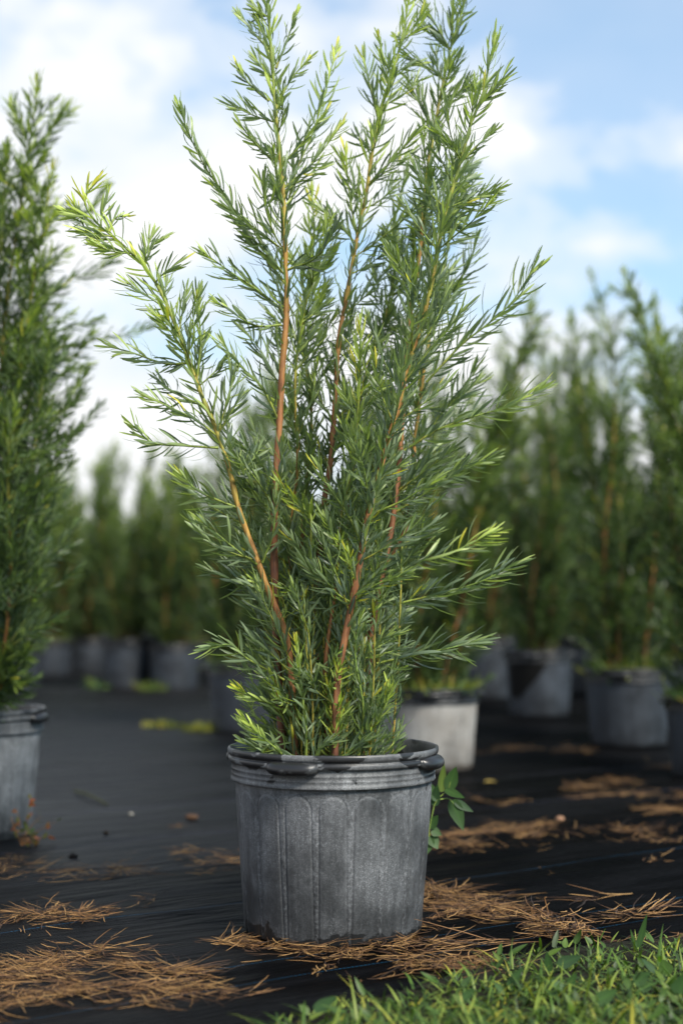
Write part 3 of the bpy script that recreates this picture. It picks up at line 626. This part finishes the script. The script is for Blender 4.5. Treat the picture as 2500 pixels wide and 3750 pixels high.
for (d, xs) in [(9.6, (2480, 2800)), (12.2, (820, 1010, 1250, 1480, 1700, 1920, 2350, 2580)), (13.2, (-150, 30, 160)), (14.2, (560, 760, 960, 1180, 1400, 1620, 1840, 2060, 2280, 2500)),
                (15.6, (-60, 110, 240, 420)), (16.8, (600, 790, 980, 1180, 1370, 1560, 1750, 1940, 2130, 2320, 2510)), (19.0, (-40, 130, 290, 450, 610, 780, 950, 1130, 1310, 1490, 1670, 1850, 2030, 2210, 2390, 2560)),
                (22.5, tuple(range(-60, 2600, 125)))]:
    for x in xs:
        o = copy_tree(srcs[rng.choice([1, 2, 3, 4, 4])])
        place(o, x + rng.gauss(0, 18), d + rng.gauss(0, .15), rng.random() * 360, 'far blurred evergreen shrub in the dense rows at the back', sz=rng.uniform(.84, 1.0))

# ------------------------------------------------------------------ the torn black opening on the pot with a dark patch
def pot_patch(parent, a0, a1, z0, z1, seed):
    V = []; nx, ny = 18, 14
    for j in range(ny + 1):
        for i in range(nx + 1):
            u, v = i / nx, j / ny; z = z1 - (z1 - z0) * v
            a = a0 + (a1 - a0) * u * (1 - .72 * v ** 1.5) + .04 * mnoise.noise(Vector((v * 5, i * .3, seed))) * (1 if 0 < i else 0) * v
            r = .180 + .0185 * z / .298 + .0035; V.append((r * math.cos(a), r * math.sin(a), z))
    Fc = [[j * (nx + 1) + i, (j + 1) * (nx + 1) + i, (j + 1) * (nx + 1) + i + 1, j * (nx + 1) + i + 1] for j in range(ny) for i in range(nx)]
    o = link_mesh('torn_film', V, Fc, MAT['blackfilm'], parent); return o
MAT['blackfilm'] = simple('black plastic film', (0.004, 0.004, 0.004), 0.6, 20, .3, spec=.2)
pot_patch(P2, R(-160), R(-78), .10, .335, 3)

# ------------------------------------------------------------------ straw
def strands(rng, n, spots, ln=(.03, .11), wd=(.0004, .0013), lift=.012, bias=None, curl=.5, zbase=.014):
    TB = Tubes(); sd0 = rng.random() * 50
    left = 0
    for i in range(n):
        if left <= 0:      # a new bunch of roughly parallel strands
            cx, cy, hx, hy = rng.choices(spots, weights=[s[2] * s[3] for s in spots])[0]
            while True:
                u, v = rng.gauss(0, .6), rng.gauss(0, .6)
                if u * u + v * v < 2.6 and mnoise.noise(Vector(((cx + u * hx) / 75, (cy + v * hy) / 22, sd0))) > rng.uniform(-.1, .3): break
            left = rng.choice([1, 3, 8, 14, 22]); bc = gp(cx + u * hx, cy + v * hy); ba = rng.gauss(bias, .7) + (math.pi if rng.random() < .5 else 0) if bias is not None else rng.random() * 6.28
            bs = rng.uniform(.006, .02)
        left -= 1; al = rng.gauss(0, 2.2 * bs); ac = rng.gauss(0, .7 * bs)
        b = bc + np.array([math.cos(ba) * al - math.sin(ba) * ac, math.sin(ba) * al + math.cos(ba) * ac, 0]); l = rng.uniform(*ln) * (.5 + .5 * rng.random()); a = ba + rng.gauss(0, .42)
        kz = max(0, 1 - (u * u + v * v)) * lift; m = 6; P = []; da = rng.gauss(0, curl) * (2.5 if rng.random() < .12 else 1); z = zbase + wrinkle(b[0], b[1]) + rng.random() * kz; tilt = rng.gauss(0, .2)
        p = np.array([b[0], b[1], z])
        for k in range(m):
            P.append(p.copy()); a2 = a + da * (k / m) + rng.gauss(0, .1)
            p += np.array([math.cos(a2), math.sin(a2), 0]) * l / m; p[2] = max(zbase - .001 + wrinkle(p[0], p[1]), p[2] + tilt * l / m)
        w0 = rng.uniform(*wd); TB.add(P, np.array([.5, 1, 1, .9, .7, .25]) * w0, 4, 0, flat=.5)
    return TB
rng = random.Random(5); np.random.seed(4)
def pile(n, spots, label, **k):
    o = strands(rng, int(n * .8), spots, **k).build('straw', MAT['straw']); tag(o, label, 'straw', 'dry straw lying on the ground cover', 'stuff'); return o
pile(1800, [(330,3590,360,55),(150,3560,200,45),(180,3650,240,60),(640,3650,200,28),(720,3680,130,22),(560,3600,130,20),(300,3500,200,40),(60,3710,180,30),(520,3700,160,30)], 'large matted pile of golden straw in the front left corner', bias=.15)
pile(380, [(140,3395,120,30),(270,3400,100,20),(330,3380,60,15),(30,3355,60,20)], 'small loose straw tufts just behind the front left pile')
pile(330, [(60,3210,150,16),(300,3222,190,14),(400,3200,60,12)], 'thin strip of straw along the fabric edge at left', bias=.1)
pile(160, [(720,3145,110,12),(800,3165,80,12)], 'few straws lying left behind the nearest pot', bias=-.2)
pile(420, [(1000,3480,140,22),(1130,3500,140,22),(900,3470,60,12)], 'wiry straw tuft spilling in front of the nearest pot', bias=0)
pile(800, [(1420,3500,190,42),(1600,3560,190,45),(1690,3560,80,35),(1540,3440,90,25)], 'tangled curly straw and roots at the front right foot of the nearest pot', curl=1.4)
pile(1100, [(1660,3320,170,40),(1750,3360,120,25),(1600,3280,60,25)], 'golden straw heap right beside the nearest pot', bias=-.2)
pile(1900, [(1700,3110,170,30),(1850,3070,170,32),(1930,3050,100,25)], 'blurred wide straw patch behind and right of the nearest pot', bias=.1, zbase=.004)
pile(1700, [(2280,3060,200,20),(2400,3090,130,20),(2330,2920,180,10),(2200,2890,140,10),(2420,2980,120,16),(1820,2940,80,8),(2250,2860,60,8)], 'blurred scattered straw at the right of the aisle', bias=0, zbase=.004)
pile(500, [(2000,2755,240,5),(1850,2745,120,5),(2480,2810,80,10)], 'blurred thin line of straw before the right hand pots', bias=0, zbase=.004)
pile(60, [(2300,3330,190,25),(2420,3370,100,20),(2100,3600,60,10),(1900,3480,120,40)], 'long single straws scattered in the right foreground', ln=(.08, .22), wd=(.001, .0022))
pile(170, [(2400,3470,150,30),(2250,3380,100,20)], 'reddish dry straws at the right edge behind the grass', bias=.3)
pile(520, [(700,3300,900,300),(1900,3200,800,380)], 'single straw bits strewn over the black fabric', ln=(.008, .06))
# root clump with two upright dead stems
TB = strands(rng, 330, [(2010,3425,70,32),(2080,3440,60,30),(1980,3450,50,24)], lift=.04, curl=1.5, wd=(.0008, .002))
for (px, py, px2, py2) in [(2005,3400,1993,3290),(1960,3440,1942,3330),(2040,3410,2075,3370)]:
    b = gp(px, py); e = at(px2, py2, b[1]); TB.add(catmull([b + [0, 0, .01], (b + e) / 2 + [.004, 0, 0], e, e + [.004, 0, .002]], 8), np.linspace(.0014, .0009, 8), 5)
rc = TB.build('root_clump', MAT['straw']); tag(rc, 'brown dried root clump with thin upright dead stems before the grass', 'root clump')

# ------------------------------------------------------------------ grass in the front right corner
rng = random.Random(9); LV = Leaves()
bx = [960, 1120, 1350, 1540, 1750, 1900, 2100, 2300, 2520]; by = [3800, 3750, 3690, 3625, 3565, 3515, 3485, 3460, 3445]
cnt = 0
while cnt < 9500:
    px = rng.uniform(950, 2700); py = rng.uniform(3440, 4150); e = np.interp(px, bx, by)
    if py < e + rng.gauss(0, 12) + 75 * mnoise.noise(Vector((px / 90, 1.7, 0))) + 26 * mnoise.noise(Vector((px / 25, py / 25, 0))): continue
    if mnoise.noise(Vector((px / 70, py / 40, 5.0))) < rng.uniform(-.45, .1): continue
    if rng.random() > .25 + (py - e) / 130: continue
    edge = min(1, (py - e) / 120); b = gp(px, py); lean = rng.random() * 6.28; k = rng.uniform(.3, 2.0)
    d = norm(np.array([math.cos(lean) * k, math.sin(lean) * k, 1.0])); tall = rng.random() < .09
    LV.add(b + [0, 0, .012], d, norm(np.array([math.cos(lean), math.sin(lean), -.3])), (rng.uniform(.018, .058) if not tall else rng.uniform(.05, .11)) * (.6 + .4 * edge), rng.uniform(.0025, .0055) * (1.3 if tall else 1), rng.gauss(.9, .5), rng.random() ** 1.7 + (.1 if tall else 0) + (.5 if rng.random() < .03 else 0)); cnt += 1
for _ in range(170):
    px = rng.uniform(1100, 2600); py = rng.uniform(3480, 3900)
    if py < np.interp(px, bx, by) + 15 or rng.random() > (px - 900) / 1500: continue
    b = gp(px, py); a = rng.random() * 6.28; d = norm(np.array([math.cos(a), math.sin(a), rng.uniform(.2, .9)])); LV.add(b + [0, 0, rng.uniform(.02, .04)], d, norm(np.array([rng.gauss(0, .3), -.5, 1.0])), rng.uniform(.018, .042), rng.uniform(.008, .015), rng.gauss(.3, .4), rng.uniform(.15, .5))
gr = LV.build('grass', MAT['grass'], seg=5, cross=3, blunt=False); tag(gr, 'low green grass turf in the front right corner', 'grass', kind='stuff')
# turf soil under the grass
V = []; pts = list(zip(bx, by)); 
for (x, y) in pts: g = gp(x, y + 22); V.append((g[0], g[1], .019))
for (x, y) in reversed(pts): g = gp(x, 4400); V.append((g[0], g[1], .019))
n = len(pts); Fc = [[i, i + 1, 2 * n - 2 - i, 2 * n - 1 - i] for i in range(n - 1)]
MAT['turf'] = simple('turf soil', (0.012, 0.011, 0.006), .95, 80, .6, .01)
tg = link_mesh('turf_ground', V, Fc, MAT['turf'], smooth=False); tag(tg, kind='structure')

# ------------------------------------------------------------------ weeds: broad leaved sprigs, each a thing
def sprig(name, base, stemsP, leaves, label, cat='weed', mat='weed', tone=(.2, .5), group=None, r=.0016, barkage=.9):
    root = empty(name, base); TB, LV = Tubes(), Leaves()
    for P in stemsP: TB.add(catmull([np.array(p) - base for p in P], 10), np.linspace(r, r * .6, 10), 5, barkage)
    TB.build('stem', MAT['bark'], root)
    for (b, d, n_, l, w_, bend) in leaves: LV.add(np.array(b) - base, d, n_, l, w_, bend, rng.uniform(*tone))
    if len(LV.rows) > 16: LV.build('foliage', MAT[mat], root, seg=5, cross=3, blunt=False, fold=.15)
    else:
        for row in LV.rows:
            one = Leaves(); one.rows = [row]; one.build('leaf', MAT[mat], root, seg=8, cross=3, blunt=False, fold=.15)
    tag(root, label, cat, group); return root
def leafto(px0, py0, px1, py1, Y0, w_, bend=.3, dy=0.0):
    a = at(px0, py0, Y0); b = at(px1, py1, Y0 + dy); d = b - a; l = np.linalg.norm(d); d /= l
    n_ = norm(np.cross(d, np.array([.35, rng.gauss(0, .2), 1 if abs(d[2]) < .7 else .1])) ); n_ = norm(np.array([0, -1, .55]) + .3 * n_)
    return (a, d, n_, l, w_, bend)
Yw = 3.12
b0 = at(1520, 3080, Yw); b0[2] = .004
sprig('broadleaf_weed', b0, [[b0, at(1580,2990,Yw), at(1600,2930,Yw), at(1640,2890,Yw), at(1650,2850,Yw)], [at(1600,2930,Yw), at(1640,2925,Yw), at(1665,2950,Yw)], [b0, at(1570,3060,Yw), at(1590,3090,Yw)]],
 [leafto(1640,2890,1670,2805,Yw,.032), leafto(1615,2900,1620,2790,Yw,.02), leafto(1630,2890,1705,2930,Yw,.02,dy=-.03), leafto(1655,2930,1695,3040,Yw,.034), leafto(1665,2935,1730,2975,Yw,.02), leafto(1600,2930,1560,2860,Yw,.025), leafto(1590,2950,1600,2870,Yw,.022),
  leafto(1570,3030,1605,2985,Yw,.025), leafto(1575,3060,1600,3110,Yw,.03), leafto(1570,3060,1560,3130,Yw,.03), leafto(1580,3040,1615,3060,Yw,.022), leafto(1600,2930,1570,2900,Yw,.02)],
 'leafy green weed peeking out behind the right side of the nearest pot')
YW2 = 3.9; b0 = at(80, 3090, YW2); b0[2] = .004; SP = [];  LF = []
for (x, y) in [(60,2960),(110,2930),(150,2990),(205,3010),(190,3060),(120,3060),(40,2990),(140,3090),(100,2990)]:
    m_ = at((80 + x) / 2 + rng.uniform(-15, 15), (3080 + y) / 2, YW2); e = at(x, y, YW2 + rng.uniform(-.08, .08)); SP.append([b0, m_, e])
    for k in range(9):
        f = rng.uniform(.35, 1.05); c0 = b0 + (e - b0) * f; d = norm(np.array([rng.gauss(0, 1), rng.gauss(0, 1), rng.gauss(.3, 1)])); LF.append((c0, d, perp(d, rng), rng.uniform(.012, .026), .011, .3))
sprig('creeping_weed', b0, SP, LF[::2], 'small reddish green creeping weed beside the left edge pot', mat='redweed', tone=(.1, 1.1), r=.001, barkage=.3)
def tuft(px, py, n_, h, label, tone=(.4, 1.0), wd=.012, spread=.05):
    b = gp(px, py); b[2] = .003; TB, LV = Tubes(), Leaves(); root = empty('weed_tuft', b)
    for i in range(n_):
        a = rng.random() * 6.28; d = norm(np.array([math.cos(a) * .8, math.sin(a) * .8, rng.uniform(.3, 1.4)])); o_ = np.array([rng.gauss(0, spread), rng.gauss(0, spread * .5), 0])
        LV.add(o_, d, perp(d, rng), h * rng.uniform(.5, 1.1), wd, rng.gauss(.4, .4), rng.uniform(*tone))
        if i % 6 == 0: TB.add([o_ * .5, o_ + d * h * .5, o_ + d * h * .9], .0012, 4, .9)
    TB.build('stem', MAT['bark'], root); LV.build('foliage', MAT['weed'], root, seg=4, cross=2, blunt=False); tag(root, label, 'weed', 'small weeds on the fabric')
tuft(435, 2520, 130, .12, 'blurred green weed tuft at the foot of a far pot, left of the yellowish one', (.2, .7), .02, .09)
tuft(560, 2530, 60, .10, 'blurred sparse weed tuft in front of the far left of centre pots', (.4, .9), .014, .05)
tuft(655, 2520, 70, .09, 'blurred weed tuft at the far right of the left aisle pots', (.5, 1), .014, .06)
tuft(590, 2665, 90, .05, 'bright yellow green weed tuft alone on the dark aisle fabric', (.7, 1.1), .012, .04)
tuft(740, 2680, 80, .07, 'yellowish weed tuft at the left foot of the pot behind the nearest one', (.6, 1.1), .012, .05)
# broad leaves sticking out of the grass
def broad(px, py, leaves, label):
    b = gp(px, py + 30); b[2] = .02; Yb = b[1] - .03
    sprig('grass_weed', b, [[b, at((px + l[0]) / 2, (py + l[1]) / 2, Yb), at(l[0], l[1], Yb)] for l in leaves], [leafto(l[0], l[1], l[2], l[3], Yb, l[4]) for l in leaves], label, tone=(.2, .55), group='weeds in the grass corner')
broad(2030, 3560, [(2040,3535,2130,3500,.022),(2010,3560,2000,3480,.016)], 'oval leaved weed at the back edge of the grass, left one')
broad(1870, 3640, [(1860,3610,1920,3540,.016),(1850,3640,1800,3600,.013)], 'narrow leaved weed standing left in the grass')
broad(2430, 3580, [(2440,3570,2420,3510,.03),(2400,3560,2340,3510,.014)], 'round leaved weed in the grass near the right edge')
broad(2480, 3690, [(2490,3640,2500,3560,.04),(2480,3660,2430,3620,.02)], 'large leaved weed at the right edge of the grass')
broad(2200, 3700, [(2180,3670,2260,3625,.024),(2200,3690,2150,3640,.014)], 'oval leaved weed in the middle of the grass')
broad(2330, 3480, [(2335,3470,2368,3340,.013),(2330,3480,2300,3400,.008),(2335,3480,2310,3430,.01)], 'tall single grass shoot standing up behind the turf')
broad(2330, 3640, [(2320,3600,2380,3560,.022),(2340,3620,2400,3600,.018),(2310,3620,2270,3570,.016)], 'three leaved weed in the grass towards the right corner')
broad(2080, 3640, [(2080,3610,2110,3560,.014),(2060,3620,2010,3590,.016)], 'pair of small oval leaves in the grass centre')
broad(1700, 3700, [(1690,3660,1740,3620,.014),(1700,3680,1650,3640,.012)], 'low broad leaved weed in the left half of the grass')
broad(1140, 3730, [(1150,3700,1240,3650,.02),(1130,3710,1090,3680,.014)], 'small broad leaves at the left tip of the grass')

# ------------------------------------------------------------------ small litter, each piece a thing
def lump(name, px, py, r, c, label, cat, sq=.6, seed=0):
    b = gp(px, py); z = .016 if py > 3260 else .003
    V = []; n_, m_ = 12, 7
    for j in range(m_ + 1):
        p = math.pi * j / m_
        for i in range(n_):
            t = 2 * math.pi * i / n_; q = Vector((math.cos(t) * math.sin(p), math.sin(t) * math.sin(p), math.cos(p))); k = r * (1 + .35 * mnoise.noise(q * 1.6 + Vector((seed, 0, 0))))
            V.append((q.x * k, q.y * k * .8, (q.z * sq + sq * .8) * k))
    Fc = [[j * n_ + i, (j + 1) * n_ + i, (j + 1) * n_ + (i + 1) % n_, j * n_ + (i + 1) % n_] for j in range(m_) for i in range(n_)]
    o = link_mesh(name, V, Fc, simple(name + ' surface', c, .8, 60, .3, .003), loc=(b[0], b[1], z)); tag(o, label, cat)
lump('pebble', 480, 2990, .009, (.20, .19, .17), 'small whitish pebble on the dark fabric left of the nearest pot', 'pebble', seed=1)
lump('soil_crumb', 702, 3005, .02, (.07, .04, .025), 'brown soil crumb left of the nearest pot', 'soil crumb', .5, 2)
lump('soil_crumb', 388, 3058, .009, (.02, .015, .012), 'tiny black soil crumb in the middle of the left aisle', 'soil crumb', .6, 3)
lump('soil_crumb', 268, 3147, .012, (.012, .010, .009), 'black soil crumb above the straw strip at left', 'soil crumb', .5, 4)
lump('pebble', 2050, 3010, .013, (.28, .16, .10), 'small pinkish stone between the straw patches at right', 'pebble', seed=5)
MAT['dry_leaf'] = simple('dry yellow leaf', (0.30, 0.22, 0.06), .7, 60, .3)
b = gp(1795, 2868); root = Leaves(); root.add((b[0] - .02, b[1], .005), (1, .2, .1), (0, -.2, 1), .045, .02, -.2, 1.0); yl = root.build('fallen_leaf', MAT['dry_leaf'], seg=7, blunt=False)
tag(yl, 'single fallen yellowish leaf right of the nearest pot', 'leaf')
TB = Tubes(); a, b = gp(275, 2905), gp(395, 2955); TB.add(catmull([a + [0, 0, .008], (a + b) / 2 + [0, .01, .012], b + [0, 0, .007]], 8), np.linspace(.005, .003, 8), 6, .45)
MAT['twig'] = simple('old green twig', (0.05, 0.055, 0.025), .8, 80, .4)
o = TB.build('twig', MAT['twig']); tag(o, 'short greenish twig lying in the left aisle', 'twig')
